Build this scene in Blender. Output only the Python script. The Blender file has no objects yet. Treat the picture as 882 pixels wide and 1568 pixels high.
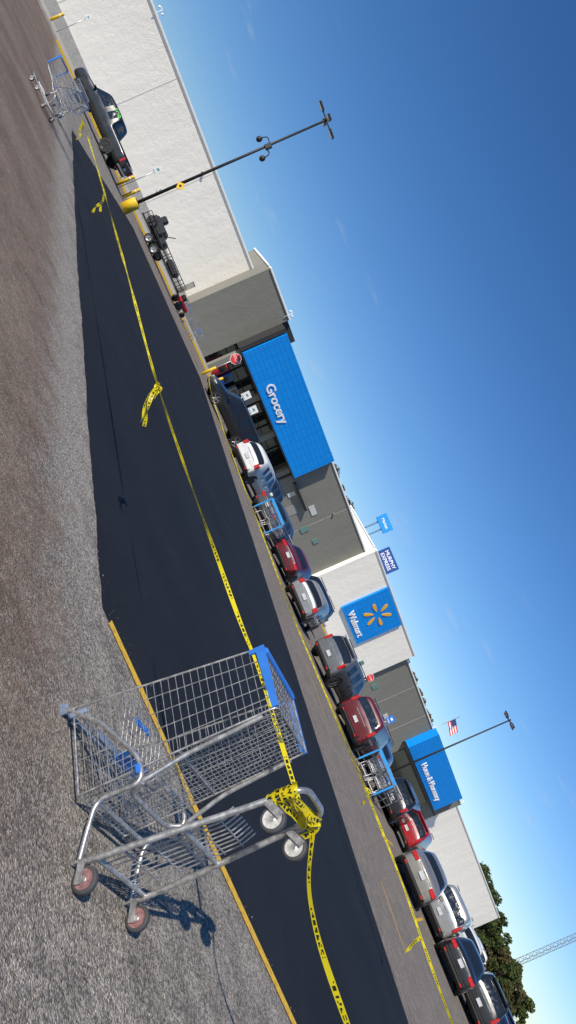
import bpy, math, random
import numpy as np
from mathutils import Vector, Matrix, Euler
random.seed(7); np.random.seed(7)
S=bpy.context.scene
COL=S.collection
# ------------------------------------------------------------ node helpers
class NT:
    def __init__(s,mat_or_world):
        s.o=mat_or_world; mat_or_world.use_nodes=True; s.nt=mat_or_world.node_tree
        s.nt.nodes.clear()
    def n(s,t,ins=None,**props):
        nd=s.nt.nodes.new(t)
        for k,v in props.items(): setattr(nd,k,v)
        if ins:
            for k,v in ins.items():
                sock=nd.inputs[k]
                if isinstance(v,bpy.types.NodeSocket): s.nt.links.new(v,sock)
                elif isinstance(v,bpy.types.Node): s.nt.links.new(v.outputs[0],sock)
                else: sock.default_value=v
        return nd
    def math(s,op,a,b=0.0,c=None,clamp=False):
        d={0:a,1:b}
        if c is not None: d[2]=c
        nd=s.n('ShaderNodeMath',d,operation=op); nd.use_clamp=clamp
        return nd.outputs[0]
    def mix(s,f,a,b,blend='MIX'):
        nd=s.n('ShaderNodeMix',None,data_type='RGBA',blend_type=blend)
        for i,v in ((0,f),(6,a),(7,b)):
            if isinstance(v,bpy.types.NodeSocket): s.nt.links.new(v,nd.inputs[i])
            else: nd.inputs[i].default_value=v
        return nd.outputs[2]
    def maprange(s,v,a,b,c=0.0,d=1.0,smooth=True):
        nd=s.n('ShaderNodeMapRange',{0:v,1:a,2:b,3:c,4:d})
        if smooth: nd.interpolation_type='SMOOTHSTEP'
        return nd.outputs[0]
    def noise(s,vec,scale,detail=4,rough=.55):
        nd=s.n('ShaderNodeTexNoise',{'Vector':vec,'Scale':scale,'Detail':detail,'Roughness':rough}); return nd.outputs[0]
def c4(c): return (c[0],c[1],c[2],1.0)
def scl(c,f): return (min(1,c[0]*f),min(1,c[1]*f),min(1,c[2]*f),1.0)
MATS={}
def mat(name,col,rough=.5,metal=0.0,var=.12,vs=8.0,bump=0.0,bs=40.0,coat=0.0,spec=.5):
    if name in MATS: return MATS[name]
    m=bpy.data.materials.new(name); t=NT(m)
    co=t.n('ShaderNodeTexCoord').outputs['Object']
    nz=t.noise(co,vs,5)
    f=t.maprange(nz,.3,.7)
    colr=t.mix(f,scl(col,1-var),scl(col,1+var))
    b=t.n('ShaderNodeBsdfPrincipled',{'Base Color':colr,'Metallic':metal,'Specular IOR Level':spec,'Coat Weight':coat,'Coat Roughness':.06})
    t.nt.links.new(t.maprange(nz,.3,.7,max(0,rough-.06),min(1,rough+.08)),b.inputs['Roughness'])
    if bump>0:
        n2=t.noise(co,bs,4)
        bp=t.n('ShaderNodeBump',{'Strength':bump,'Distance':.02,'Height':n2}); t.nt.links.new(bp.outputs[0],b.inputs['Normal'])
    t.n('ShaderNodeOutputMaterial',{0:b.outputs[0]})
    MATS[name]=m; return m
# ------------------------------------------------------------ object helpers
def empty(name,loc=(0,0,0),rotz=0.0,mx=None):
    e=bpy.data.objects.new(name,None); COL.objects.link(e); e.empty_display_size=.2
    if mx is not None: e.matrix_world=mx
    else:
        e.location=loc; e.rotation_euler=(0,0,rotz)
    return e
def addobj(name,data,parent=None,loc=(0,0,0),rot=(0,0,0),sc=(1,1,1)):
    o=bpy.data.objects.new(name,data); COL.objects.link(o)
    if parent: o.parent=parent
    o.location=loc; o.rotation_euler=rot; o.scale=sc
    return o
def mesh(name,v,f,mats,mi=None,smooth=False,uv=None):
    me=bpy.data.meshes.new(name); me.from_pydata([tuple(p) for p in v],[],f)
    for m in (mats if isinstance(mats,(list,tuple)) else [mats]): me.materials.append(m)
    if mi is not None: me.polygons.foreach_set('material_index',mi)
    if smooth: me.polygons.foreach_set('use_smooth',[True]*len(f))
    me.update(); return me
class MB:
    def __init__(s): s.v=[];s.f=[];s.m=[];s.sm=[]
    def add(s,v,f,m=0,sm=False,mx=None):
        o=len(s.v)
        if mx is not None: v=[mx@Vector(p) for p in v]
        s.v+= [tuple(p) for p in v]; s.f+=[tuple(i+o for i in q) for q in f]; s.m+=[m]*len(f); s.sm+=[sm]*len(f)
    def box(s,c,sz,m=0,bev=0.0,mx=None,rot=None):
        x,y,z=[a/2 for a in sz]
        if bev>0:
            b=min(bev,x*.9,y*.9,z*.9)
            v=[]; idx={}
            for sx in (-1,1):
                for sy in (-1,1):
                    for sz_ in (-1,1):
                        for ax in range(3):
                            p=[sx*(x-b),sy*(y-b),sz_*(z-b)]
                            p[ax]=[sx*x,sy*y,sz_*z][ax]
                            idx[(sx,sy,sz_,ax)]=len(v); v.append(p)
            f=[]
            for ax in range(3):
                o=[a for a in range(3) if a!=ax]
                for sg in (-1,1):
                    q=[]
                    for (a,b2) in ((-1,-1),(1,-1),(1,1),(-1,1)):
                        k=[0,0,0]; k[ax]=sg; k[o[0]]=a; k[o[1]]=b2
                        q.append(idx[(k[0],k[1],k[2],ax)])
                    f.append(q if (sg==1)!=(ax==1) else q[::-1])
            for ax in range(3):
                o=[a for a in range(3) if a!=ax]
                for a in (-1,1):
                    for b2 in (-1,1):
                        def k(sg,fa):
                            kk=[0,0,0]; kk[ax]=sg; kk[o[0]]=a; kk[o[1]]=b2; return idx[(kk[0],kk[1],kk[2],fa)]
                        f.append([k(-1,o[0]),k(1,o[0]),k(1,o[1]),k(-1,o[1])])
            for sx in (-1,1):
                for sy in (-1,1):
                    for sz_ in (-1,1): f.append([idx[(sx,sy,sz_,0)],idx[(sx,sy,sz_,1)],idx[(sx,sy,sz_,2)]])
        else:
            v=[(i,j,k) for i in (-x,x) for j in (-y,y) for k in (-z,z)]
            f=[(0,1,3,2),(4,6,7,5),(0,4,5,1),(2,3,7,6),(0,2,6,4),(1,5,7,3)]
        M=Matrix.Translation(c)
        if rot: M=M@Euler(rot).to_matrix().to_4x4()
        if mx is not None: M=mx@M
        s.add(v,f,m,False,M)
    def lathe(s,prof,seg=16,m=0,mx=None,axis='Z',sm=True,mf=None):
        v=[]
        for (r,h) in prof:
            for k in range(seg):
                a=2*math.pi*k/seg
                p=(r*math.cos(a),r*math.sin(a),h)
                if axis=='Y': p=(p[0],p[2],p[1])
                if axis=='X': p=(p[2],p[0],p[1])
                v.append(p)
        n=len(prof)
        o=len(s.v)
        for i in range(n-1):
            ff=[(i*seg+k,i*seg+(k+1)%seg,(i+1)*seg+(k+1)%seg,(i+1)*seg+k) for k in range(seg)]
            s.add(v if i==0 else [],[],0,sm,mx)
            s.f+=[tuple(q+o for q in t) for t in ff]; s.m+=[mf[i] if mf else m]*seg; s.sm+=[sm]*seg
        s.f.append(tuple(o+k for k in range(seg))[::-1]); s.m.append(mf[0] if mf else m); s.sm.append(False)
        s.f.append(tuple(o+(n-1)*seg+k for k in range(seg))); s.m.append(mf[-1] if mf else m); s.sm.append(False)
    def tube(s,a,b,r,seg=8,m=0,r2=None):
        a=Vector(a);b=Vector(b);d=b-a
        q=d.to_track_quat('Z','Y').to_matrix().to_4x4()
        s.lathe([(r,0),(r if r2 is None else r2,d.length)],seg,m,Matrix.Translation(a)@q)
    def mesh(s,name,mats):
        me=mesh(name,s.v,s.f,mats,s.m)
        me.polygons.foreach_set('use_smooth',s.sm)
        me.validate(); 
        return me
import bmesh
def recalc(me):
    bm=bmesh.new(); bm.from_mesh(me); bmesh.ops.recalc_face_normals(bm,faces=bm.faces); bm.to_mesh(me); bm.free(); return me
LOW=False
def curve(name,splines,r,m,cyclic=False,res=2):
    cu=bpy.data.curves.new(name,'CURVE'); cu.dimensions='3D'; cu.bevel_depth=r; cu.bevel_resolution=0 if LOW else res; cu.use_fill_caps=not LOW
    for sp in splines:
        s_=cu.splines.new('POLY'); s_.points.add(len(sp)-1)
        for i,p in enumerate(sp): s_.points[i].co=(p[0],p[1],p[2],1)
        s_.use_cyclic_u=cyclic
    cu.materials.append(m); return cu
def fillet(pts,r=.04,n=5):
    P=[Vector(p) for p in pts]; out=[P[0]]
    for i in range(1,len(P)-1):
        a=P[i-1]-P[i]; b=P[i+1]-P[i]
        rr=min(r,a.length*.49,b.length*.49)
        p0=P[i]+a.normalized()*rr; p1=P[i]+b.normalized()*rr
        for k in range(n+1):
            t=k/n; out.append(p0*(1-t)**2+P[i]*2*t*(1-t)+p1*t*t)
    out.append(P[-1]); return out
def text(name,body,size,m,parent,loc,rot,ext=.02,align='CENTER',off=0.0):
    cu=bpy.data.curves.new(name,'FONT'); cu.body=body; cu.size=size; cu.extrude=ext; cu.align_x=align; cu.align_y='CENTER'; cu.offset=off
    cu.materials.append(m); return addobj(name,cu,parent,loc,rot)
# ------------------------------------------------------------ camera
FPX=1150.0
cam=bpy.data.cameras.new('camera'); cam.sensor_fit='VERTICAL'; cam.sensor_height=36; cam.lens=FPX/1568*36
cam.clip_end=3000; cam.clip_start=.05
co=bpy.data.objects.new('camera',cam); COL.objects.link(co)
ca,sa=.3997,.9166
co.matrix_world=Matrix(((ca,-sa,0,0),(0,0,-1,0),(sa,ca,0,1.55),(0,0,0,1)))
S.camera=co
# ------------------------------------------------------------ light
el=math.radians(34.5); hx,hy=-.555,-.832
sun=bpy.data.lights.new('sun','SUN'); sun.energy=5.0; sun.angle=math.radians(.53); sun.color=(1,.93,.82)
so=bpy.data.objects.new('sun',sun); COL.objects.link(so); so.location=(-20,-30,30)
d=Vector((-hx*math.cos(el),-hy*math.cos(el),-math.sin(el))); so.rotation_euler=d.to_track_quat('-Z','Y').to_euler()
W=bpy.data.worlds.new('World'); S.world=W; t=NT(W)
sky=t.n('ShaderNodeTexSky'); sky.sky_type='NISHITA'; sky.sun_disc=False; sky.sun_elevation=el
sky.sun_rotation=math.atan2(hx,hy)%(2*math.pi); sky.altitude=300; sky.air_density=1.0; sky.dust_density=0.06; sky.ozone_density=3.9
co_=t.n('ShaderNodeTexCoord').outputs['Generated']
mp=t.n('ShaderNodeMapping',{'Vector':co_,'Scale':(5,5,22)})
nz=t.noise(mp.outputs[0],2.1,7,.6)
sep=t.n('ShaderNodeSeparateXYZ',{0:co_})
band=t.math('MULTIPLY',t.maprange(sep.outputs[2],.03,.07),t.maprange(sep.outputs[2],.30,.12))
cl=t.math('MULTIPLY',t.maprange(nz,.60,.78),t.math('MULTIPLY',band,.30))
hs=t.n('ShaderNodeHueSaturation',{'Color':sky.outputs[0],'Saturation':1.20,'Value':1.0})
tint=t.mix(1.0,hs.outputs[0],(.86,.93,1.08,1),'MULTIPLY')
cmix=t.mix(cl,tint,(5.6,5.7,6.2,1))
bg=t.n('ShaderNodeBackground',{'Color':cmix,'Strength':.105}); t.n('ShaderNodeOutputWorld',{0:bg.outputs[0]})
S.view_settings.view_transform='Standard'; S.view_settings.look='None'; S.view_settings.exposure=0
# ------------------------------------------------------------ materials
def m_ground():
    m=bpy.data.materials.new('worn_aggregate_paving'); t=NT(m)
    co=t.n('ShaderNodeTexCoord').outputs['Object']; sp=t.n('ShaderNodeSeparateXYZ',{0:co}); x,y=sp.outputs[0],sp.outputs[1]
    big=t.noise(co,.55,8,.62); med=t.noise(co,2.3,7,.65); fine=t.noise(co,26,4,.6); mot=t.noise(co,7.5,6,.7)
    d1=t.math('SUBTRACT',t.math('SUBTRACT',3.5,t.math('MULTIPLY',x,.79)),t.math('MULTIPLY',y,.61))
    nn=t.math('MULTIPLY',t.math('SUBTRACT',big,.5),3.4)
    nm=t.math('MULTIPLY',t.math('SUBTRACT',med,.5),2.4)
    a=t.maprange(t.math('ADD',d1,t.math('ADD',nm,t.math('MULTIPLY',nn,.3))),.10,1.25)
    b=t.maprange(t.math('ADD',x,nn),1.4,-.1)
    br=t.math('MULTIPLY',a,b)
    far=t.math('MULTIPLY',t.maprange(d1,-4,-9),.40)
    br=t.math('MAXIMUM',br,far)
    vor=t.n('ShaderNodeTexVoronoi',{'Vector':co,'Scale':98.0,'Randomness':1.0}); 
    sepc=t.n('ShaderNodeSeparateColor',{0:vor.outputs['Color']})
    vor2=t.n('ShaderNodeTexVoronoi',{'Vector':co,'Scale':50.0,'Randomness':1.0}); sepc2=t.n('ShaderNodeSeparateColor',{0:vor2.outputs['Color']})
    spk=t.n('ShaderNodeValToRGB',{0:sepc.outputs[0]}); r=spk.color_ramp
    r.elements[0].position=0; r.elements[0].color=(.30,.295,.29,1); r.elements[1].position=1; r.elements[1].color=(2.1,2.0,1.88,1)
    for p,c in ((.25,(.60,.59,.58,1)),(.6,(1.0,.98,.95,1)),(.85,(1.40,1.34,1.26,1))):
        e=r.elements.new(p); e.color=c
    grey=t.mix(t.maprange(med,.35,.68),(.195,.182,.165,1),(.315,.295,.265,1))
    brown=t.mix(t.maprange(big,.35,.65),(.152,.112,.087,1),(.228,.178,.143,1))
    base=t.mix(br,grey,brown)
    base=t.mix(1.0,base,t.mix(t.maprange(mot,.32,.68),(.84,.83,.82,1),(1.17,1.16,1.14,1)),'MULTIPLY')
    dust=t.math('MULTIPLY',t.maprange(t.math('ABSOLUTE',t.math('ADD',t.math('SUBTRACT',d1,.35),t.math('MULTIPLY',nm,.6))),.65,.0),t.maprange(y,4.2,6.5))
    base=t.mix(t.math('MULTIPLY',dust,.65),base,(.34,.322,.295,1))
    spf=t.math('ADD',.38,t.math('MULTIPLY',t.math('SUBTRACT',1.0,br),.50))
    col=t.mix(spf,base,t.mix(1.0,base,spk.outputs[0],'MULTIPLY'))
    big_st=t.maprange(sepc2.outputs[0],.84,.88)
    col=t.mix(t.math('MULTIPLY',big_st,t.math('MULTIPLY',spf,.6)),col,(.42,.38,.33,1))
    big_dk=t.maprange(sepc2.outputs[1],.88,.92)
    col=t.mix(t.math('MULTIPLY',big_dk,t.math('MULTIPLY',spf,.42)),col,(.08,.07,.062,1))
    st=t.maprange(t.noise(co,1.1,3,.5),.60,.74)
    col=t.mix(t.math('MULTIPLY',st,.28),col,(.085,.075,.066,1))
    col=t.mix(1.0,col,t.mix(t.maprange(fine,.3,.7),(.84,.84,.84,1),(1.14,1.14,1.14,1)),'MULTIPLY')
    vc=t.n('ShaderNodeTexVoronoi',{'Vector':t.mix(.08,co,t.n('ShaderNodeTexNoise',{'Vector':co,'Scale':2.0}).outputs[1]),'Scale':.42},feature='DISTANCE_TO_EDGE')
    cr=t.math('MULTIPLY',t.maprange(vc.outputs[0],.0022,.0008),t.maprange(big,.52,.6))
    col=t.mix(t.math('MULTIPLY',cr,.6),col,(.05,.045,.04,1))
    b_=t.n('ShaderNodeBsdfPrincipled',{'Base Color':col,'Roughness':.9,'Specular IOR Level':.2})
    h=t.math('ADD',t.math('MULTIPLY',vor.outputs['Distance'],-1.0),t.math('MULTIPLY',fine,.7))
    bp=t.n('ShaderNodeBump',{'Strength':.75,'Distance':.008,'Height':h}); t.nt.links.new(bp.outputs[0],b_.inputs['Normal'])
    t.n('ShaderNodeOutputMaterial',{0:b_.outputs[0]}); return m
def m_asphalt():
    m=bpy.data.materials.new('fresh_sealed_asphalt'); t=NT(m)
    co=t.n('ShaderNodeTexCoord').outputs['Object']
    big=t.noise(co,.5,6,.6); st=t.noise(t.n('ShaderNodeMapping',{'Vector':co,'Rotation':(0,0,-.66),'Scale':(6,.35,1)}).outputs[0],1.0,5,.6)
    vor=t.n('ShaderNodeTexVoronoi',{'Vector':co,'Scale':170.0}); sc=t.n('ShaderNodeSeparateColor',{0:vor.outputs['Color']})
    col=t.mix(t.maprange(big,.3,.7),(.0085,.0100,.0140,1),(.0135,.0155,.0205,1))
    col=t.mix(t.math('MULTIPLY',t.maprange(st,.5,.75),.3),col,(.023,.025,.030,1))
    col=t.mix(t.math('MULTIPLY',t.maprange(sc.outputs[0],.9,1.0),.5),col,(.055,.055,.058,1))
    col=t.mix(t.math('MULTIPLY',t.maprange(t.noise(co,3.4,7,.7),.62,.80),.3),col,(.045,.043,.041,1))
    b_=t.n('ShaderNodeBsdfPrincipled',{'Base Color':col,'Roughness':.8,'Specular IOR Level':.2})
    bp=t.n('ShaderNodeBump',{'Strength':.5,'Distance':.004,'Height':vor.outputs['Distance']}); t.nt.links.new(bp.outputs[0],b_.inputs['Normal'])
    t.n('ShaderNodeOutputMaterial',{0:b_.outputs[0]}); return m
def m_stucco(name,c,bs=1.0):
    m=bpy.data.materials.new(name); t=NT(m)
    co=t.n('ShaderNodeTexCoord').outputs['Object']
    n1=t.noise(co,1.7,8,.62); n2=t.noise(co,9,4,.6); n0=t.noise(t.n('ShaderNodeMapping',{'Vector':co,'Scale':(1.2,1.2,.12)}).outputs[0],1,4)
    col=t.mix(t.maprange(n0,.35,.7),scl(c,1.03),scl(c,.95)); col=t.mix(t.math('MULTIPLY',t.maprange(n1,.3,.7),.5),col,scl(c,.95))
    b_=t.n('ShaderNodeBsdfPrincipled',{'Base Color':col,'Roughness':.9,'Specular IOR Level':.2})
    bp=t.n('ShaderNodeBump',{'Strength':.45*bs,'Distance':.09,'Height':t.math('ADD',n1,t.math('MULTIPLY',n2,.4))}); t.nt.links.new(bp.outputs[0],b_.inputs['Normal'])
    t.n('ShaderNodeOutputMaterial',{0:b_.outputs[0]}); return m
def m_panel():
    m=bpy.data.materials.new('blue_tile_panel'); t=NT(m)
    co=t.n('ShaderNodeTexCoord').outputs['Object']; sp=t.n('ShaderNodeSeparateXYZ',{0:co})
    cx=t.n('ShaderNodeCombineXYZ',{0:sp.outputs[0],1:sp.outputs[2],2:0.0})
    bk=t.n('ShaderNodeTexBrick',{'Vector':cx.outputs[0],'Color1':(.002,.26,.78,1),'Color2':(.003,.275,.82,1),'Mortar':(.002,.15,.50,1),'Scale':1.0,'Mortar Size':.016,'Brick Width':.9,'Row Height':.45}); bk.offset=0
    n=t.noise(co,.5,5)
    col=t.mix(t.maprange(n,.3,.7),bk.outputs[0],t.mix(.14,bk.outputs[0],(.01,.18,.55,1)))
    b_=t.n('ShaderNodeBsdfPrincipled',{'Base Color':col,'Roughness':.5,'Specular IOR Level':.3})
    bp=t.n('ShaderNodeBump',{'Strength':.4,'Distance':.02,'Height':bk.outputs[1]}); bp.invert=True; t.nt.links.new(bp.outputs[0],b_.inputs['Normal'])
    t.n('ShaderNodeOutputMaterial',{0:b_.outputs[0]}); return m
def m_tape():
    m=bpy.data.materials.new('caution_tape_plastic'); t=NT(m)
    uv=t.n('ShaderNodeUVMap').outputs[0]; sp=t.n('ShaderNodeSeparateXYZ',{0:uv}); u,v=sp.outputs[0],sp.outputs[1]
    per=t.math('FRACT',t.math('DIVIDE',u,.34)); word=t.math('MULTIPLY',t.math('LESS_THAN',per,.72),t.math('GREATER_THAN',per,.04))
    li=t.math('FLOOR',t.math('DIVIDE',u,.034)); lf=t.math('FRACT',t.math('DIVIDE',u,.034))
    inl=t.math('LESS_THAN',lf,.70)
    vv=t.math('MULTIPLY',t.math('GREATER_THAN',v,.22),t.math('LESS_THAN',v,.78))
    cell=t.n('ShaderNodeCombineXYZ',{0:t.math('ADD',li,t.math('MULTIPLY',t.math('FLOOR',t.math('MULTIPLY',lf,2.8)),.13)),1:t.math('FLOOR',t.math('MULTIPLY',v,5.0)),2:0.0})
    wn=t.n('ShaderNodeTexWhiteNoise',{'Vector':cell.outputs[0]}).outputs[0]
    ink=t.math('MULTIPLY',t.math('MULTIPLY',word,inl),t.math('MULTIPLY',vv,t.math('GREATER_THAN',wn,.3)))
    col=t.mix(ink,(.84,.70,.02,1),(.03,.03,.02,1))
    b_=t.n('ShaderNodeBsdfPrincipled',{'Base Color':col,'Roughness':.38,'Specular IOR Level':.4})
    tr=t.n('ShaderNodeBsdfTranslucent',{'Color':t.mix(ink,(.80,.66,.03,1),(.02,.02,.02,1))})
    mx=t.n('ShaderNodeMixShader',{0:.35,1:b_.outputs[0],2:tr.outputs[0]})
    t.n('ShaderNodeOutputMaterial',{0:mx.outputs[0]}); return m
def m_leaf(name,c1,c2):
    m=bpy.data.materials.new(name); t=NT(m)
    co=t.n('ShaderNodeTexCoord').outputs['Object']; n=t.noise(co,.8,3); n2=t.noise(co,9,2)
    col=t.mix(t.maprange(n,.35,.65),c4(c1),c4(c2)); col=t.mix(t.math('MULTIPLY',t.maprange(n2,.4,.7),.5),col,scl(c1,.6))
    b_=t.n('ShaderNodeBsdfPrincipled',{'Base Color':col,'Roughness':.7,'Specular IOR Level':.2})
    tr=t.n('ShaderNodeBsdfTranslucent',{'Color':col}); mx=t.n('ShaderNodeMixShader',{0:.25,1:b_.outputs[0],2:tr.outputs[0]})
    t.n('ShaderNodeOutputMaterial',{0:mx.outputs[0]}); return m
def m_paint_line(name,c):
    m=bpy.data.materials.new(name); t=NT(m); co=t.n('ShaderNodeTexCoord').outputs['Object']
    n=t.noise(co,22,6,.7); f=t.maprange(n,.50,.64)
    col=t.mix(t.math('MULTIPLY',f,.65),c4(c),(.18,.14,.07,1))
    b_=t.n('ShaderNodeBsdfPrincipled',{'Base Color':col,'Roughness':.8}); t.n('ShaderNodeOutputMaterial',{0:b_.outputs[0]}); return m
GR=m_ground(); ASP=m_asphalt(); WHT=m_stucco('white_stucco',(.95,.90,.80)); GRY=m_stucco('grey_stucco',(.225,.22,.19),.8); DGR=m_stucco('recess_shade_stucco',(.045,.045,.045),.5)  # DGR is stucco with the recess shade put into its colour
PAN=m_panel(); TAPE=m_tape(); YL=m_paint_line('yellow_road_paint',(.72,.43,.03))
CAP=mat('white_coping',(.85,.85,.83),.5); CONC=mat('sidewalk_concrete',(.38,.36,.32),.85,var=.15,vs=3)
WT=mat('white_sign_letters',(.82,.82,.82),.4,var=.02); YW=mat('yellow_orange_sign',(.85,.42,.02),.4,var=.04)
STEEL=mat('galvanised_steel',(.50,.49,.48),.38,.75,var=.25,vs=30); WIRE=mat('zinc_wire',(.46,.46,.46),.38,.75,var=.2,vs=40)
BLUE=mat('blue_plastic',(.03,.17,.58),.38,var=.08); GBL=mat('grey_blue_plastic',(.18,.23,.32),.5); RUB=mat('tyre_rubber',(.022,.022,.023),.8,var=.2); DRUB=mat('grey_rubber',(.05,.05,.055),.7)
HUBR=mat('faded_red_hub',(.24,.12,.115),.55,var=.25,vs=60); HUBW=mat('dirty_white_hub',(.48,.47,.45),.55,var=.2,vs=50)
YEL=mat('yellow_safety_paint',(.80,.50,.02),.5,var=.08); DKM=mat('dark_bronze_metal',(.035,.033,.032),.5,.3)
GLS=mat('dark_glass',(.012,.016,.02),.06,0,var=.1,spec=.8); BLK=mat('black_trim',(.015,.015,.016),.5); RED=mat('sign_red',(.55,.02,.02),.4)
TAIL=mat('tail_light_red',(.42,.012,.015),.18,coat=.6); ALLOY=mat('alloy_rim',(.38,.38,.39),.35,.7); CHR=mat('chrome',(.6,.6,.6),.15,.95)
PLATE=mat('licence_plate',(.45,.46,.48),.5); GREEN=mat('lime_green_lettering',(.12,.75,.05),.5); BARK=mat('bark',(.09,.07,.055),.9,var=.3)
# ------------------------------------------------------------ ground
gv=[(-1500,-60,0),(1500,-60,0),(1500,2500,0),(-1500,2500,0)]
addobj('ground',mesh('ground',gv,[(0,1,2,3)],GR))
def rough_poly(pts,step=.12,j=.014):
    out=[]; n=len(pts)
    for i in range(n):
        a=Vector(pts[i]);b=Vector(pts[(i+1)%n]);L=(b-a).length;k=max(1,min(110,int(L/step)))
        nr=Vector((-(b-a).y,(b-a).x)).normalized(); w=0
        for q in range(k):
            p=a+(b-a)*q/k
            if q>0:
                w=.85*w+random.uniform(-j,j); p=p+nr*(w+random.uniform(-j,j)*.5)
            out.append((p.x,p.y))
    return out
pp=[(.10,5.58),(11.8,6.4),(8.6,12.2),(.94,25.8),(-9,43),(-17.6,41),(-14.9,25.6),(-4.85,12)]
pl=rough_poly(pp)
def flat_poly(name,pts,z,m):
    me=bpy.data.meshes.new(name); bm=bmesh.new()
    vs=[bm.verts.new((x,y,z)) for x,y in pts]; f=bm.faces.new(vs); 
    bm.normal_update()
    if f.normal.z<0: f.normal_flip()
    bmesh.ops.triangulate(bm,faces=[f]); bm.to_mesh(me); bm.free(); me.materials.append(m); return addobj(name,me)
flat_poly('fresh_asphalt_lane',pl,.004,ASP)
V=[];F=[]
octv=[(1,0,0),(-1,0,0),(0,1,0),(0,-1,0),(0,0,1),(0,0,-1)]; octf=[(0,2,4),(2,1,4),(1,3,4),(3,0,4),(2,0,5),(1,2,5),(3,1,5),(0,3,5)]
for k in range(2600):
    if k<1700:
        yy=random.uniform(2.2,6.0); xx=yy*random.uniform(-.45,.72)
    else:
        q=random.random()**1.5*9; off=abs(random.gauss(0,.22)); xx=.10-.61*q-.79*off; yy=5.58+.79*q-.61*off
    r=random.uniform(.0018,.0050)*(1.6 if random.random()<.06 else 1); o=len(V); a=random.uniform(0,6.28)
    for (p,q_,s_) in octv:
        px=r*p*random.uniform(.7,1.4); py=r*q_*random.uniform(.7,1.4)
        V.append((xx+px*math.cos(a)-py*math.sin(a),yy+px*math.sin(a)+py*math.cos(a),.004+r*.5+s_*r*.7))
    F+=[tuple(i+o for i in f_) for f_ in octf]
addobj('loose_gravel',mesh('loose_gravel',V,F,mat('gravel_stone',(.27,.24,.20),.9,var=.5,vs=35)))
def stripe(name,a,b,w,z,m,step=.3,j=.006):
    a=Vector(a);b=Vector(b);n=max(1,min(80,int((b-a).length/step)));t_=(b-a).normalized();nr=Vector((-t_.y,t_.x))
    v=[]
    for i in range(n+1):
        p=a+(b-a)*i/n; q=random.uniform(-j,j)
        v+= [(p.x+nr.x*(w/2+q),p.y+nr.y*(w/2+q),z),(p.x-nr.x*(w/2+q),p.y-nr.y*(w/2+q),z)]
    f=[(2*i,2*i+1,2*i+3,2*i+2) for i in range(n)]
    return addobj(name,mesh(name,v,f,m))
stripe('painted_line',(.22,5.60),(11.6,6.36),.115,.008,YL)
hd=Vector((.5,.866)); 
for k in range(-3,9):
    p=Vector((-4.6+2.62*k*.9,38.5-1.85*k*.9)); 
    stripe('parking_line',p,p+hd*5.2,.11,.004,YL,.6,.004)
stripe('parking_line',(9.3,18.6),(10.2,17.0),.12,.004,YL)
stripe('parking_line',(5.2,26.5),(6.6,24.4),.10,.004,YL)
# ------------------------------------------------------------ building
ang=math.atan2(.557,.831)
B=empty('supermarket_building',(0,77,0),ang)
def bbox(name,s0,s1,b0,b1,z0,z1,m,cap=False,parent=B):
    mb=MB(); mb.box(((s0+s1)/2,(b0+b1)/2,(z0+z1)/2),(s1-s0,b1-b0,z1-z0),0)
    o=addobj(name,mb.mesh(name,[m]),parent)
    if cap:
        mb=MB(); mb.box(((s0+s1)/2,b0+.12,z1+.08),(s1-s0+.14,.5,.16),0,.02)
        mb.box((s0+.12,(b0+b1)/2+.3,z1+.078),(.5,b1-b0-.6,.154),0,.02)
        addobj(name+'_coping',mb.mesh(name+'_coping',[CAP]),parent)
    return o
bbox('main_hall',-95,103,3.74,55,-.2,7.3,WHT,True)
bbox('plinth_band',-95,-23.2,3.70,4.2,-.1,1.0,mat('plinth_grey',(.42,.40,.37),.9))
bbox('grocery_tower',-23.1,-18.1,1.66,9.2,-.2,8.6,GRY,True)
bbox('grocery_recess',-18.1,-15.9,1.9,9.02,3.4,8.5,DGR)  # recess shade is in the dark stucco colour
bbox('grocery_recess_shade_strip',-18.1,-17.72,.2,1.9,3.4,7.9,DGR)  # thin plate added as the shade strip between tower and panel
bbox('grocery_upper',-17.7,-3.3,.62,8.9,3.42,7.72,GRY,False)
bbox('grocery_blue_panel',-17.6,-3.4,0,.6,3.5,7.85,PAN)
bbox('grocery_panel_trim',-17.66,-3.34,-.04,.55,3.36,3.49,BLK)
bbox('entrance_glass',-18.0,-3.6,3.3,3.6,.0,3.4,GLS)
mb=MB()
for s in np.arange(-17.9,-3.5,1.35): mb.box((s,3.2,1.75),(.09,.12,3.3),0)
for z in (.3,2.3,3.2): mb.box((-10.8,3.17,z),(14.2,.06,.09),0)
addobj('door_frames',mb.mesh('door_frames',[BLK]),B)
mb=MB()
for s in (-17.3,-12.6,-8.4,-3.9): mb.box((s,1.2,1.7),(.55,.55,3.4),0,.03)
addobj('entrance_columns',mb.mesh('entrance_columns',[GRY]),B)
mb=MB()
for i,s in enumerate((-16.2,-15.1,-13.6,-11.2,-9.6,-6.4)):
    mb.box((s,2.4,.95+.1*(i%2)),(.8,.7,1.7),i%3,.04); mb.box((s,2.03,1.3),(.55,.03,.7),3)
addobj('vending_machines',mb.mesh('vending_machines',[RED,mat('vending_blue',(.03,.12,.4),.4),mat('vending_grey',(.3,.3,.3),.4),GLS]),B)
bbox('grey_wall_west',-3.3,9.5,.83,9,-.2,7.6,GRY,True)
bbox('center_white_block',9.5,27.1,.2,10,-.2,8.7,WHT,True)
bbox('logo_panel',14.9,21.1,-.1,.18,2.75,8.55,PAN)
bbox('grey_wall_east',27.1,60.9,.83,9.1,-.2,7.7,GRY,True)
bbox('pharmacy_blue_panel',42.1,57.6,-.45,.8,3.7,8.15,PAN)
bbox('pharmacy_entrance',43.5,56.5,.70,.82,.1,3.1,GLS)
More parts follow.
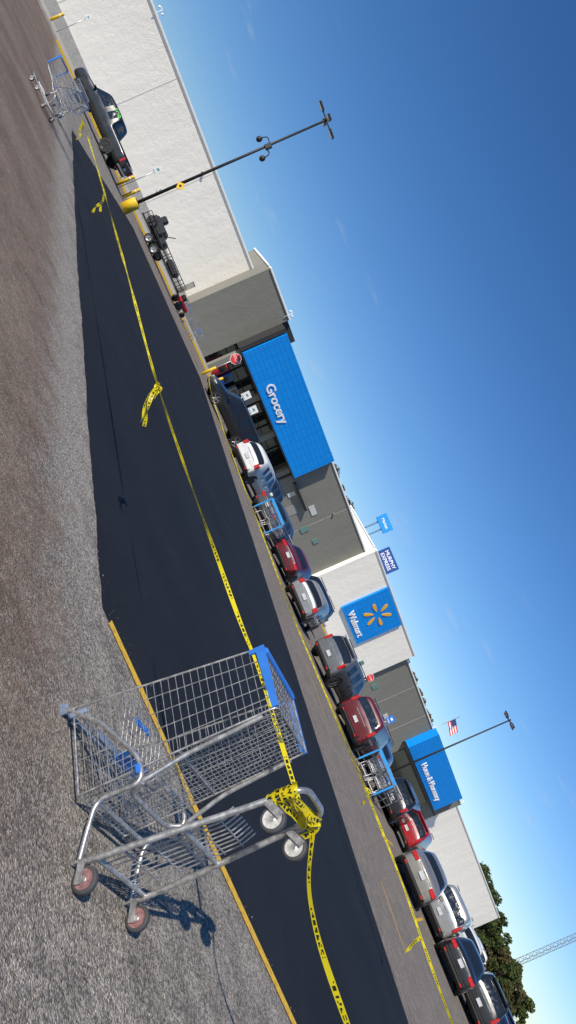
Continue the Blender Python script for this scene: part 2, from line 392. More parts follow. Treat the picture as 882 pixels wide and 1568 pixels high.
bbox('pharmacy_soffit',42.1,57.6,-1.2,.82,3.3,3.6,BLK)
bbox('service_door',0,1.1,.78,.9,.15,2.5,mat('door_grey',(.28,.28,.26),.6))
bbox('wall_canopy_box',-2.5,1.0,.3,.83,3.2,3.45,BLK)
mb=MB()
for s in np.arange(-90,-25,7.3): mb.box((s,3.735,3.6),(.025,.02,7.2),0)
for s in (64,72,80,88,96): mb.box((s,3.735,3.6),(.025,.02,7.2),0)
for s in (3.2,33,39): mb.box((s,.825,3.8),(.025,.02,7.5),0)
addobj('expansion_joints',mb.mesh('expansion_joints',[mat('joint_grey',(.55,.52,.46),.8)]),B)  # joint lines as thin strips in one grey tone
R90=(math.pi/2,0,0)
text('grocery_letters','Grocery',1.25,WT,B,(-11.7,-.03,4.62),R90,.05,off=.022)
text('walmart_letters','Walmart',1.15,WT,B,(18,-.15,3.5),R90,.05,off=.018)
text('pharmacy_letters','Home & Pharmacy',1.2,WT,B,(51,-.5,4.75),R90,.05,off=.016)
mb=MB()
for k in range(6):
    a=math.radians(60*k+30)
    M=Matrix.Translation((18,-.14,6.3))@Matrix.Rotation(a,4,'Y')
    out=[]
    for q in range(24):
        th=2*math.pi*q/24; zz=1.12+.62*math.sin(th); ww=(.19+.09*(zz-1.12)/.62)*math.cos(th); out.append((ww,zz))
    v=[(p[0],-.05,p[1]) for p in out]+[(p[0],.03,p[1]) for p in out]; n=24
    f=[tuple(range(n)),tuple(range(2*n-1,n-1,-1))]+[(i,(i+1)%n,n+(i+1)%n,n+i) for i in range(n)]
    mb.add(v,f,0,False,M)
addobj('spark_logo',mb.mesh('spark_logo',[YW]),B)
mb=MB()
for (s,b,z,w,h,c) in ((1.6,.78,4.0,1.2,.6,0),(3.4,.78,2.4,.7,.9,1),(5.4,.78,3.0,.6,.6,1),(-1.3,.78,2.6,.5,.8,0),(30,.78,2.8,.8,.8,1),(36,.78,2.6,.9,.6,0),(24.5,.15,2.4,.6,.6,1)):
    mb.box((s,b,z),(w,.06,h),c)
addobj('wall_notices',mb.mesh('wall_notices',[mat('notice_offwhite',(.55,.57,.55),.5),mat('notice_green',(.14,.25,.22),.5)]),B)
def wall_light(s,b,z):
    mb=MB(); mb.box((s,b-.12,z),(.2,.24,.16),0,.02)
    addobj('wall_light',mb.mesh('wall_light',[mat('light_housing',(.25,.25,.25),.5)]),B)
for s,b,z in ((-32,3.74,6.3),(3,.83,5.9),(61.5,3.74,6.4)): wall_light(s,b,z)
def roof_cam(s,b,z):
    mb=MB(); mb.tube((s,b+.05,z-.3),(s,b+.05,z+.55),.03); mb.tube((s-.25,b+.05,z+.5),(s+.25,b+.05,z+.5),.025)
    for q in (-.25,.25): mb.lathe([(.04,0),(.10,-.06),(.10,-.14),(.04,-.2)],12,0,Matrix.Translation((s+q,b+.05,z+.5)))
    addobj('roof_edge_camera',recalc(mb.mesh('roof_edge_camera',[CAP])),B)
for s,b,z in ((-43.3,3.6,7.4),(-18.6,1.5,8.6),(60.4,.7,7.8)): roof_cam(s,b,z)
mb=MB()
for s,b in ((-12,22),(-5,26),(4,20),(8,28),(24,20),(33,24),(40,20),(70,24)):
    mb.box((s,b,7.9),(2.6,1.8,1.5),0,.05); mb.box((s+.3,b,8.75),(1.2,1.2,.25),0,.03)
addobj('rooftop_hvac_units',mb.mesh('rooftop_hvac_units',[mat('hvac_beige',(.35,.31,.25),.6)]),B)
SW=empty('sidewalk',(0,77,0),ang)
mb=MB(); mb.box((0,-1.2,-.025),(200,9.8,.35),0,.03); mb.box((-14,-6.2,-.028),(60,.2,.34),1)
addobj('kerb_and_slab',mb.mesh('kerb_and_slab',[CONC,YEL]),SW)
# ------------------------------------------------------------ wheels / cars
def wheel_mesh(r,w,rim,key):
    mb=MB()
    prof=[(r*.30,-w/2+.03),(r*.62,-w/2+.02),(r*.66,-w/2),(r*.90,-w/2),(r*.985,-w/2+.03),(r,0),(r*.985,w/2-.03),(r*.90,w/2),(r*.66,w/2),(r*.62,w/2-.03),(r*.30,w/2-.03)]
    mb.lathe(prof,20,0,None,'Y',True,[1,1,0,0,0,0,0,0,1,2])
    for k in range(5):
        a=2*math.pi*k/5
        for sg in (-1,1):
            mb.box((0,sg*(w/2-.018),r*.36),(r*.16,.03,r*.56),1,.01,Matrix.Rotation(a,4,'Y'))
    me=mb.mesh('wheel_'+key,[RUB,rim,BLK]); return recalc(me)
WM_car=wheel_mesh(.325,.21,ALLOY,'car'); WM_suv=wheel_mesh(.37,.24,ALLOY,'suv'); WM_dark=wheel_mesh(.39,.25,BLK,'dark')
SED=dict(st=[(-2.38,.70,.38,.58,.80,.84,.60),(-2.32,.85,.28,.60,.95,.99,.70),(-1.80,.90,.20,.62,.98,1.05,.72),(-1.70,.90,.19,.62,.98,1.09,.70),
(-1.05,.91,.18,.62,.97,1.40,.60),(-.80,.91,.18,.62,.96,1.45,.60),(-.12,.91,.18,.62,.96,1.48,.61),(-.04,.91,.18,.62,.96,1.48,.61),(.38,.91,.18,.62,.95,1.45,.61),(.52,.91,.18,.62,.95,1.40,.61),
(1.15,.91,.18,.62,.94,1.03,.70),(1.25,.91,.19,.60,.92,.98,.72),(2.0,.88,.2,.55,.80,.84,.68),(2.30,.80,.22,.5,.70,.73,.58),(2.38,.66,.30,.48,.62,.65,.5)],
fl='bbbwbgbggvbbbb',wb=(-1.42,1.42),wm='car',tl=(-2.33,.66,.80,.34,.17),L=4.76)
SUV=dict(st=[(-2.35,.74,.42,.66,.92,.97,.66),(-2.31,.88,.32,.68,1.06,1.12,.74),(-2.12,.92,.26,.70,1.08,1.60,.68),(-2.0,.92,.26,.70,1.08,1.70,.69),(-1.85,.92,.25,.70,1.08,1.72,.69),
(-1.15,.93,.24,.70,1.07,1.74,.70),(-1.03,.93,.24,.70,1.07,1.74,.70),(-.16,.93,.24,.70,1.07,1.74,.70),(-.06,.93,.24,.70,1.07,1.74,.70),(.55,.93,.24,.70,1.06,1.70,.69),(.70,.93,.24,.70,1.06,1.65,.68),
(1.28,.92,.24,.70,1.05,1.16,.74),(1.40,.92,.24,.68,1.04,1.10,.76),(2.05,.89,.26,.66,.95,1.0,.72),(2.30,.82,.28,.6,.82,.86,.62),(2.38,.68,.34,.55,.72,.76,.55)],
fl='bwbbgbgbggvbbbb',wb=(-1.42,1.45),wm='suv',tl=(-2.30,.78,1.0,.13,.40),L=4.7)
HAT=dict(st=[(-2.12,.72,.40,.60,.86,.90,.62),(-2.08,.86,.30,.62,.98,1.03,.72),(-1.80,.90,.22,.64,1.0,1.36,.62),(-1.60,.90,.21,.64,1.0,1.47,.63),(-1.40,.91,.2,.64,.99,1.50,.63),
(-.95,.91,.2,.64,.98,1.53,.64),(-.84,.91,.2,.64,.98,1.53,.64),(-.10,.91,.2,.64,.97,1.54,.64),(-.01,.91,.2,.64,.97,1.54,.64),(.50,.91,.2,.64,.96,1.50,.63),(.64,.91,.2,.64,.96,1.45,.62),
(1.30,.90,.2,.62,.94,1.04,.70),(1.40,.90,.2,.60,.92,.98,.72),(1.85,.87,.22,.55,.82,.86,.66),(2.05,.80,.24,.5,.72,.75,.58),(2.12,.66,.30,.48,.64,.67,.5)],
fl='bwbbgbgbggvbbbb',wb=(-1.28,1.30),wm='car',tl=(-2.07,.74,.90,.20,.26),L=4.24)
VAN=dict(st=[(-2.50,.78,.40,.66,.95,1.0,.72),(-2.47,.92,.28,.68,1.04,1.10,.80),(-2.36,.97,.22,.70,1.06,1.58,.74),(-2.28,.97,.21,.70,1.06,1.70,.74),(-2.14,.97,.2,.70,1.06,1.74,.74),
(-1.15,.98,.2,.70,1.04,1.77,.74),(-1.05,.98,.2,.70,1.04,1.77,.74),(.05,.98,.2,.70,1.02,1.76,.74),(.15,.98,.2,.70,1.02,1.76,.74),(.85,.98,.2,.68,1.0,1.68,.73),(1.0,.98,.2,.68,1.0,1.62,.72),
(1.80,.95,.2,.64,.96,1.08,.76),(1.90,.94,.2,.62,.94,1.0,.76),(2.25,.90,.22,.56,.82,.88,.68),(2.48,.82,.24,.52,.70,.74,.60),(2.55,.68,.32,.5,.62,.66,.5)],
fl='bwbbgbgbggvbbbb',wb=(-1.50,1.55),wm='suv',tl=(-2.46,.86,1.05,.13,.42),L=5.05)
PIC=dict(st=[(-2.95,.88,.50,.75,1.10,1.12,.84),(-2.9,.95,.45,.75,1.18,1.20,.88),(-1.0,.96,.40,.75,1.18,1.20,.88),(-.92,.96,.38,.75,1.18,1.24,.85),(-.82,.96,.38,.75,1.18,1.78,.72),(-.68,.96,.38,.75,1.18,1.86,.72),
(-.05,.96,.38,.75,1.17,1.88,.73),(.08,.96,.38,.75,1.17,1.88,.73),(.75,.96,.38,.75,1.16,1.86,.73),(.92,.96,.38,.75,1.16,1.80,.72),(1.5,.95,.38,.75,1.15,1.26,.80),(1.62,.95,.38,.75,1.15,1.20,.82),(2.55,.94,.38,.72,1.08,1.12,.80),(2.85,.88,.40,.7,.95,1.0,.75),(2.92,.78,.45,.65,.82,.86,.66)],
fl='bbbwbgbggvbbbb',wb=(-1.85,1.85),wm='dark',tl=(-2.93,.84,.95,.13,.38),L=5.9)
def body_mesh(T,paint,name):
    v=[];f=[];mi=[]
    for (x,w,zb,mid,belt,top,wt) in T['st']:
        j=[(0,zb),(.86*w,zb),(.985*w,zb+.10),(w,mid),(.965*w,belt),(wt,top-.055),(wt*.82,top),(0,top+.025)]
        ring=[(x,a,b) for a,b in j]+[(x,-a,b) for a,b in j[6:0:-1]]
        v+=ring
    n=14;ns=len(T['st'])
    for i in range(ns-1):
        fl=T['fl'][i]
        for k in range(n):
            f.append((i*n+k,i*n+(k+1)%n,(i+1)*n+(k+1)%n,(i+1)*n+k))
            g=0
            if fl in 'gv' and k in (4,9): g=1
            if fl in 'wv' and k in (5,6,7,8): g=1
            if k in (0,1,12,13): g=2
            mi.append(g)
    f.append(tuple(range(n))[::-1]); mi.append(0)
    f.append(tuple((ns-1)*n+k for k in range(n))); mi.append(0)
    me=mesh(name,v,f,[paint,GLS,BLK],mi,True); return recalc(me)
def paintm(key,c): return mat('car_paint_'+key,c,.30,.35 if key in('silver','grey','champagne','pewter') else 0,var=.06,vs=2,coat=.4)
PAINTS=dict(silver=(.27,.275,.28),grey=(.08,.085,.09),black=(.012,.012,.014),red=(.30,.010,.012),maroon=(.10,.006,.012),white=(.60,.60,.59),champagne=(.24,.225,.20),pewter=(.15,.155,.16),navy=(.015,.025,.07),darkred=(.10,.006,.010),blue=(.03,.07,.16))
BM={}
def car(name,kind,colr,X,Y,hdg=60,rear=True,sc=1.0,zs=1.0):
    T={'sedan':SED,'suv':SUV,'pickup':PIC,'hatch':HAT,'van':VAN}[kind]; L=T['L']
    a=math.radians(hdg); h=Vector((math.cos(a),math.sin(a)))
    P=Vector((X,Y))+(h*L/2*sc if rear else Vector((0,0)))
    e=empty(name,(P.x,P.y,0),a); e.scale=(sc,sc,sc*zs)
    key=(kind,colr)
    if key not in BM: BM[key]=body_mesh(T,paintm(colr,PAINTS[colr]),'body_%s_%s'%key)
    o=addobj('body',BM[key],e); s_=o.modifiers.new('s','SUBSURF'); s_.levels=2; s_.render_levels=2
    wm={'car':WM_car,'suv':WM_suv,'dark':WM_dark}[T['wm']]; r={'car':.325,'suv':.37,'dark':.39}[T['wm']]
    hw=max(s[1] for s in T['st'])*.985
    mb=MB()
    for x in T['wb']:
        for sg in (-1,1):
            addobj('wheel',wm,e,(x,sg*(hw-.10),r))
            pts=[]
            for q in range(17):
                th=math.pi*(-.10+1.2*q/16); pts.append((x+(r+.07)*math.cos(th),r+(r+.07)*math.sin(th)))
            n=len(pts); vv=[(p[0],sg*(hw+.006),p[1]) for p in pts]+[(p[0],sg*(hw-.3),p[1]) for p in pts]
            mb.add(vv,[tuple(range(n))]+[(i,i+1,n+i+1,n+i) for i in range(n-1)],0)
    xr=T['st'][0][0]; xf=T['st'][-1][0]
    tx,ty,tz,tw,th_=T['tl']
    for sg in (-1,1):
        mb.box((tx+.02,sg*(ty-.0),tz),(.16,tw,th_),1,.03); 
        mb.box((xf-.10,sg*.62,T['st'][-1][4]+.02),(.18,.32,.14),3,.03)
        mb.box((T['st'][-5][0]-.12,sg*(hw+.07),T['st'][-5][4]+.03),(.12,.2,.14),4,.03)
        mb.box((xr-.055,sg*.62,.40),(.02,.14,.05),1)
    bz=T['st'][0][2]+.06
    mb.box((xr-.01,0,bz+.06),(.12,1.5,.14),4 if kind!='pickup' else 5,.03)
    mb.box((xr-.0,0,bz-.05),(.10,1.35,.10),0,.02)
    mb.box((xr-.045,0,(bz+.30 if kind=='sedan' else bz+.25)),(.02,.30,.15),2)
    mb.box((xr+.02,0,T['st'][1][4]-.08),(.03,.9,.03),5)
    mb.box((xf+.0,0,.50),(.06,1.1,.16),0,.02)
    for x in ((-.95,-.02,.92) if kind!='pickup' else (-.75,.05,1.05)):
        for sg in (-1,1): mb.box((x,sg*(hw-.012),.64),(.014,.03,.66),0)
    for x in (-.35,.55):
        for sg in (-1,1): mb.box((x-.25,sg*(hw-.0),.86 if kind in('sedan','hatch') else .98),(.18,.04,.03),4)
    if kind=='suv':
        for sg in (-1,1): mb.box((-.6,sg*.60,1.785),(2.1,.04,.04),0,.01)
        mb.box((-2.2,0,1.70),(.18,1.1,.05),4,.02)
    if kind=='van': 
        for sg in (-1,1): mb.box((-.7,sg*.64,1.81),(2.3,.035,.035),0,.01)
        mb.box((-.85,0,.70),(2.2,hw*2+.01,.02),0)
    if kind=='pickup':
        mb.box((-1.97,0,1.205),(1.8,1.5,.03),0)
    mm=[BLK,TAIL,PLATE,mat('headlamp_glass',(.6,.62,.65),.15,.3),paintm(colr,PAINTS[colr]),CHR]
    addobj('trim_and_lights',recalc(mb.mesh('trim',mm)),e)
    return e
tr=car('pickup_truck','pickup','black',-24.3,42.3,178,False)
text('window_lettering','FOR\nSALE',.34,GREEN,tr,(-.35,.78,1.52),(math.radians(80),0,math.pi),.004)
car('parked_suv','suv','black',-6.6,44,205,False)
car('parked_hatchback','hatch','white',-3.5,38.5,68,sc=1.06,zs=1.06)
car('parked_car','sedan','grey',-.75,37.5,64)
car('parked_car','sedan','maroon',1.9,36,70)
car('parked_hatchback','hatch','silver',3.75,33.4,72)
car('parked_suv','suv','pewter',6.3,32.4,52)
car('parked_minivan','van','darkred',9.0,31.2,60,sc=.97)
car('parked_car','sedan','blue',12.1,36.5,62)
car('parked_suv','suv','black',14.2,35.2,58,sc=.95)
car('parked_suv','suv','red',16.6,37.0,56,sc=.95)
car('parked_car','sedan','champagne',13.9,27.0,62,sc=1.02)
car('parked_minivan','van','silver',17.6,31.0,56)
car('parked_car','sedan','black',18.0,28.0,58)
car('parked_suv','suv','black',21.0,30.0,58)
car('parked_car','sedan','navy',23.4,32.0,58)
for k,(kd,cl_,x,y,h) in enumerate([('suv','grey',-3,50,60),('sedan','navy',1.5,47,240),('suv','black',6,44,240),('hatch','pewter',9.5,43,60),('suv','black',14.5,44,240),('van','grey',18,43,240),('sedan','silver',22,43,60),('suv','white',26,42,240),('hatch','red',22.5,50,60),('pickup','white',30,47,60),('sedan','silver',30.5,42,240),('suv','navy',27,36.5,60),('sedan','pewter',-1,56,60),('hatch','blue',20.5,36.5,56)]):
    nm={'sedan':'parked_car','suv':'parked_suv','pickup':'pickup_truck','hatch':'parked_hatchback','van':'parked_minivan'}[kd]
    car(nm,kd,cl_,x,y,h)
# ------------------------------------------------------------ shopping cart
def lerp(a,b,t): return a+(b-a)*t
NX=1.045
def cart_data():
    rimz=lambda t: lerp(1.0,.935,t); botz=lambda t: lerp(.50,.565,t)
    rimy=lambda t: lerp(.285,.255,t); boty=lambda t: lerp(.255,.245,t)
    fin=[];mid=[];rim=[]
    X0,X1=-.03,NX
    sidept=lambda t,s,sg: (lerp(X0,X1,t)-.008*s*t, sg*lerp(rimy(t),boty(t),s), lerp(rimz(t),botz(t),s))
    for sg in (-1,1):
        n=26
        for i in range(n+1):
            t=i/n; fin.append([sidept(t,0,sg),sidept(t,1,sg)])
        for s in (.2,.42,.63,.82):
            mid.append([sidept(0,s,sg),sidept(1,s,sg)])
    for i in range(44):
        t=i/43; a=sidept(t,1,-1); b=sidept(t,1,1); fin.append([a,b])
    for i in range(15):
        k=i/14; a0=Vector(sidept(0,1,-1)).lerp(Vector(sidept(0,1,1)),k); a1=Vector(sidept(1,1,-1)).lerp(Vector(sidept(1,1,1)),k); fin.append([a0,a1])
    for i in range(12):
        k=i/11; a0=Vector(sidept(1,0,-1)).lerp(Vector(sidept(1,0,1)),k); a1=Vector(sidept(1,1,-1)).lerp(Vector(sidept(1,1,1)),k); fin.append([a0,a1])
    for s in (.2,.42,.63,.82): mid.append([sidept(1,s,-1),sidept(1,s,1)])
    for i in range(14):
        k=i/13; y=lerp(-.26,.26,k); fin.append([(.01,y,.97),(.07,y*.93,.54)])
    for s in (0,.22,.45,.7,1): mid.append([(lerp(.01,.07,s),-lerp(.26,.242,s),lerp(.97,.54,s)),(lerp(.01,.07,s),lerp(.26,.242,s),lerp(.97,.54,s))])
    for i in range(10):
        y=lerp(-.22,.22,i/9); fin.append([(.25,y,.99),(.20,y,.74),(.05,y,.72)])
    for z,x in ((.99,.25),(.90,.232),(.82,.216),(.74,.2),(.73,.12)): mid.append([(x,-.22,z),(x,.22,z)])
    ring=[sidept(0,0,-1),sidept(1,0,-1),sidept(1,0,1),sidept(0,0,1)]
    rim.append(fillet(ring,.05))
    rim.append([ring[0],ring[3]])
    rim.append(fillet([sidept(0,1,-1),sidept(1,1,-1),sidept(1,1,1),sidept(0,1,1)],.04)); rim.append([sidept(0,1,-1),sidept(0,1,1)])
    for sg in (-1,1): rim.append([sidept(1,0,sg),sidept(1,1,sg)]); rim.append([sidept(0,0,sg),sidept(0,1,sg)])
    rim.append([sidept(.5,1,-1),sidept(.5,1,1)])
    wires=curve('basket_wires',fin,.0021,WIRE,res=1); bands=curve('basket_bands',mid,.0027,WIRE,res=1); rims=curve('basket_rim',rim,.0058,STEEL,res=2)
    fr=[];ch=[]
    for sg in (-1,1):
        y=sg*.272
        fr.append(fillet([(-.03,y,.15),(-.0,y,.24),(.07,y,.43),(.31,sg*.268,.43),(.31,sg*.272,.56),(.13,sg*.29,.83),(-.10,sg*.29,1.035)],.07,6))
        ch.append(fillet([(-.03,y,.15),(.30,sg*.245,.15),(.88,sg*.175,.155)],.06,5))
    ch.append(fillet([(.60,-.205,.152),(.88,-.178,.155),(1.055,-.155,.16),(1.055,.155,.16),(.88,.178,.155),(.60,.205,.152)],.09,7))
    fr.append(fillet([(.31,-.268,.43),(.22,-.2,.44),(.22,.2,.44),(.31,.268,.43)],.05))
    for x in (.05,.46): yy=lerp(.272,.172,x/.86); fr.append([(x,-yy,.158),(x,yy,.158)])
    fr.append([(.07,-.27,.43),(.07,.27,.43)])
    for sg in (-1,1): fr.append(fillet([(.31,sg*.262,.44),(.55,sg*.24,.505),(.95,sg*.235,.548)],.06))
    frame=curve('frame_tubes',fr,.0125,STEEL,res=3); chc=curve('chassis_tubes',ch,.0155,STEEL,res=3)
    hb=curve('handle_bar',[[(-.10,-.30,1.035),(-.10,.30,1.035)]],.016,GBL,res=3)
    tray=[]
    for i in range(9):
        y=lerp(-.2,.2,i/8); tray.append(fillet([(.05,y,.17),(.62,y*.8,.17),(.70,y*.78,.20)],.03))
    for x in (.16,.28,.40,.52,.62): tray.append([(x,-.21*(1-.2*x),.17),(x,.21*(1-.2*x),.17)])
    trayc=curve('lower_rack',tray,.0040,WIRE,res=1)
    mb=MB()
    def strip(a,b,w1,w2,nrm,th=.012,m=0):
        a=Vector(a);b=Vector(b);n=Vector(nrm).normalized();d=(b-a).normalized();s=n.cross(d)
        v=[]
        for p,w in ((a,w1),(b,w2)):
            for q in (-1,1):
                for k in (0,1): v.append(p+s*w/2*q+n*th*(k-.3))
        mb.add(v,[(0,1,3,2),(4,6,7,5),(0,2,6,4),(1,5,7,3),(0,4,5,1),(2,3,7,6)],m)
    for sg in (-1,1):
        A=Vector(sidept(1,0,sg)); Bp=Vector(sidept(1,1,sg)); 
        strip(A+Vector((-.018,sg*.006,.004)),Bp+Vector((-.010,sg*.006,-.002)),.052,.034,(0,sg,0))
        strip(A+Vector((-.08,sg*.006,-.012)),A+Vector((-.0,sg*.0065,-.012)),.026,.034,(0,sg,0))
    A=Vector(sidept(1,0,-1))
    mb.box(((A.x+.006),0,A.z-.015),(.026,.50,.040),0,.01)
    mb.box((.14,.02,.745),(.10,.26,.008),0,.003); mb.box((.045,0,.88),(.006,.30,.05),1)
    mb.box((.235,0,.93),(.012,.16,.04),0,.003)
    for sg in (-1,1):
        mb.box((-.085,sg*.287,1.015),(.055,.03,.065),1,.01); mb.box((.0,sg*.288,.955),(.10,.02,.03),1,.006)
        mb.box((.30,sg*.285,.50),(.03,.02,.05),0,.008)
    recal=mb.mesh('cart_plastics',[BLUE,GBL]); recalc(recal)
    wb=MB()
    def whl(x,y,z,hub):
        M=Matrix.Translation((x,y,z)); r=.063
        wb.lathe([(.012,-.02),(.014,-.017),(.042,-.014),(.046,-.0165),(.058,-.016),(r,-.009),(r,.009),(.058,.016),(.046,.0165),(.042,.014),(.014,.017),(.012,.02)],12 if LOW else 28,0,M,'Y',True,[2,hub,hub,1,1,1,1,1,hub,hub,2,2])
    for sg in (-1,1):
        whl(-.0,sg*.272,.065,0)
        for k in (-1,1): wb.box((-.012,sg*.272+k*.026,.10),(.034,.004,.11),2,.0,rot=(0,.25,0))
        wb.box((-.02,sg*.272,.150),(.05,.056,.012),2,.003)
        fy=sg*.168; fx=.905
        whl(fx-.035,fy,.062,3)
        for k in (-1,1): wb.box((fx-.015,fy+k*.026,.098),(.036,.004,.10),2,0,rot=(0,-.5,0))
        wb.box((fx+.0,fy,.142),(.055,.056,.010),2,.003); wb.lathe([(.02,0),(.02,.02)],12,2,Matrix.Translation((fx+.004,fy,.145)))
    wme=wb.mesh('cart_wheels',[HUBR,DRUB,STEEL,HUBW]); recalc(wme)
    return [('basket_wires',wires),('basket_bands',bands),('basket_rim',rims),('frame_tubes',frame),('chassis_tubes',chc),('handle_bar',hb),('lower_rack',trayc),('plastic_fittings',recal),('wheels_and_casters',wme)]
CD=cart_data()
LOW=True; CDL=cart_data(); LOW=False
def cart(mx,name='shopping_cart',cd=None):
    e=empty(name,mx=mx)
    for n,dta in (cd or CDL): addobj(n,dta,e)
    return e
Wv=Vector((.741,.671,0)).normalized(); Hv=Vector((-Wv.y,Wv.x,0))
O=Vector((1.345,3.53,0))-Hv*.065+Vector((0,0,.0615))
CM=Matrix(((0,Wv.x,Hv.x,O.x),(0,Wv.y,Hv.y,O.y),(1,0,0,O.z),(0,0,0,1)))
CM=CM@Matrix.Rotation(math.radians(2.4),4,'Y')
cart(CM,cd=CD)
def up_cart(x,y,deg): return cart(Matrix.Translation((x,y,0))@Matrix.Rotation(math.radians(deg),4,'Z'))
up_cart(-11.2,18.2,172); up_cart(-13.0,20.9,110)
# ------------------------------------------------------------ ribbons
def cat(pts,n=8):
    P=[Vector(p) for p in pts]; P=[P[0]*2-P[1]]+P+[P[-1]*2-P[-2]]; out=[]
    for i in range(1,len(P)-2):
        for k in range(n):
            t=k/n; a,b,c,d=P[i-1:i+3]
            out.append(.5*((2*b)+(c-a)*t+(2*a-5*b+4*c-d)*t*t+(3*b-a-3*c+d)*t**3))
    out.append(P[-2]); return out
def ribbon_geo(pts,width,tw,V,F,U,crease=0.0):
    L=0; o=len(V); n=len(pts)
    for i,p in enumerate(pts):
        tn=(pts[min(i+1,n-1)]-pts[max(i-1,0)]).normalized()
        if i>0: L+=(p-pts[i-1]).length
        up=Vector((0,0,1)) if abs(tn.z)<.95 else Vector((1,0,0))
        sd=up-tn*up.dot(tn); sd.normalize(); ot=tn.cross(sd)
        a=tw(L) ; s=(sd*math.cos(a)+ot*math.sin(a))*width/2
        if crease: s=s*(1-crease*(.5+.5*math.sin(L*5.1)*math.sin(L*2.3+1)))
        V+= [p-s,p+s]; U+= [(L,0),(L,1)]
    for i in range(n-1): F.append((o+2*i,o+2*i+1,o+2*i+3,o+2*i+2))
def ribbon_obj(name,parts,parent=None):
    V=[];F=[];U=[]
    for p in parts: ribbon_geo(*p[:3],V,F,U,*(p[3:] ))
    me=mesh(name,V,F,TAPE,None,True); uvl=me.uv_layers.new(name='UVMap')
    for lp in me.loops: uvl.data[lp.index].uv=U[lp.vertex_index]
    return addobj(name,me,parent)
def ct(x,y,z): return CM@Vector((x,y,z))
tie=ct(.975,.02,.17)
A0=Vector((-10.9,18.1,.80)); K=Vector((-1.53,6.87,.92)) 
segs=cat([A0,(-7.9,14.6,.86),(-3.75,9.55,.91),K,(.28,4.66,1.02),(.75,4.35,1.03),tie],40)
tw1=lambda L: .9*math.sin(L*.9)+.45*math.sin(L*3.1)
parts=[(segs,.032,tw1,.4)]
random.seed(3)
def tail(p,dirs,w=.045,f=3.0):
    P=[Vector(p)]
    for d_ in dirs: P.append(P[-1]+Vector(d_))
    q=cat(P,7); ph=random.random()*6
    return (q,w,lambda L: ph+math.sin(L*f*4)*1.2,0.2)
parts+=[tail(K,[(.05,-.02,-.07),(.08,-.03,-.07),(.09,.0,-.06),(.07,.02,-.06)]),tail(K,[(.03,.0,-.09),(.06,.02,-.08),(.10,.0,-.06),(.04,.02,-.05)]),
 tail(K+Vector((-.03,.03,.02)),[(.02,0,-.04),(.04,-.02,.03),(.02,0,-.06),(.03,.02,-.04)])]
for (q,dv) in ((Vector((-5.9,12.1,.88)),(.06,0,-.06)),(Vector((-9.9,16.95,.82)),(.06,0,-.06))):
    for k in range(2):
        parts.append(tail(q+Vector((random.uniform(-.04,.04),0,0)),[(dv[0]*random.uniform(.4,1.4),random.uniform(-.05,.05),dv[2]*random.uniform(.3,1.5)) for _ in range(4)],.05))
def loopw(cx,hy,hz,ph,n=26,tilt=0.0,slope=0.0):
    out=[]
    for i in range(n+1):
        a=ph+2*math.pi*i/n
        yy=hy*math.copysign(abs(math.cos(a))**.6,math.cos(a)); zz=hz*math.copysign(abs(math.sin(a))**.6,math.sin(a))
        out.append(ct(cx+tilt*math.cos(a)+slope*math.sin(a)+random.uniform(-.004,.004),yy,.155+zz))
    return out
for cx,ti,sl in ((.945,.02,.01),(.97,-.03,.0),(.99,.03,-.01)):
    ph=random.random()*6
    parts.append((loopw(cx,.190,.024,ph,30,ti,sl),.040,(lambda L,ph=ph: 1.0*math.sin(L*7+ph)),0.2))
for cx in (.89,.92,.95,.98):
    out=[]
    for i in range(19):
        a=2*math.pi*i/18; out.append(ct(cx+random.uniform(-.008,.008)+.012*math.sin(a),-.172+.026*math.cos(a),.157+.029*math.sin(a)))
    parts.append((out,.05,(lambda L: 0.3*math.sin(L*9)),0))
for k in range(3):
    s0=ct(.95+.025*k,-.10+.06*k,.13); e0=ct(1.02-.03*k,.17+.01*k,.13)
    parts.append((cat([s0,s0.lerp(e0,.35)+Vector((0,-.02,.01)),s0.lerp(e0,.7)+Vector((.01,-.01,-.02)),e0],7),.034,(lambda L,k=k: k+2*math.sin(L*8)),0.3))
parts.append(tail(ct(1.01,.165,.15),[(.03,.01,.0),(.02,0,-.04),(.0,0,-.05),(-.01,0,-.04)]))
rt=cat([ct(.975,.2,.14),(1.75,3.57,.905),(2.28,3.50,.850),(3.6,3.3,.83),(6.5,2.8,.90)],40)
parts.append((rt,.038,lambda L: .35*math.sin(L*2.2)+.3*math.sin(L*5.3+1)+.2,.35))
ribbon_obj('caution_tape',parts)
def pt(t_,z): return Vector((7.4-.49*t_,10.5+.87*t_,z))
p2=cat([pt(-5,.85),pt(0,.80),pt(2.67,.83),pt(6,.74),pt(10,.60),pt(14,.56),pt(22.8,.46),pt(30,.55),(-10.3,47.6,.9)],24)
ribbon_obj('caution_tape',[(p2,.042,lambda L:.7*math.sin(L*1.1),.3),tail(pt(4.2,.8),[(.1,0,.05),(.08,0,-.1),(.1,0,-.12)],.06),tail(pt(1.2,.8),[(.02,0,-.1),(.06,0,-.12),(.05,0,-.1)],.06)])
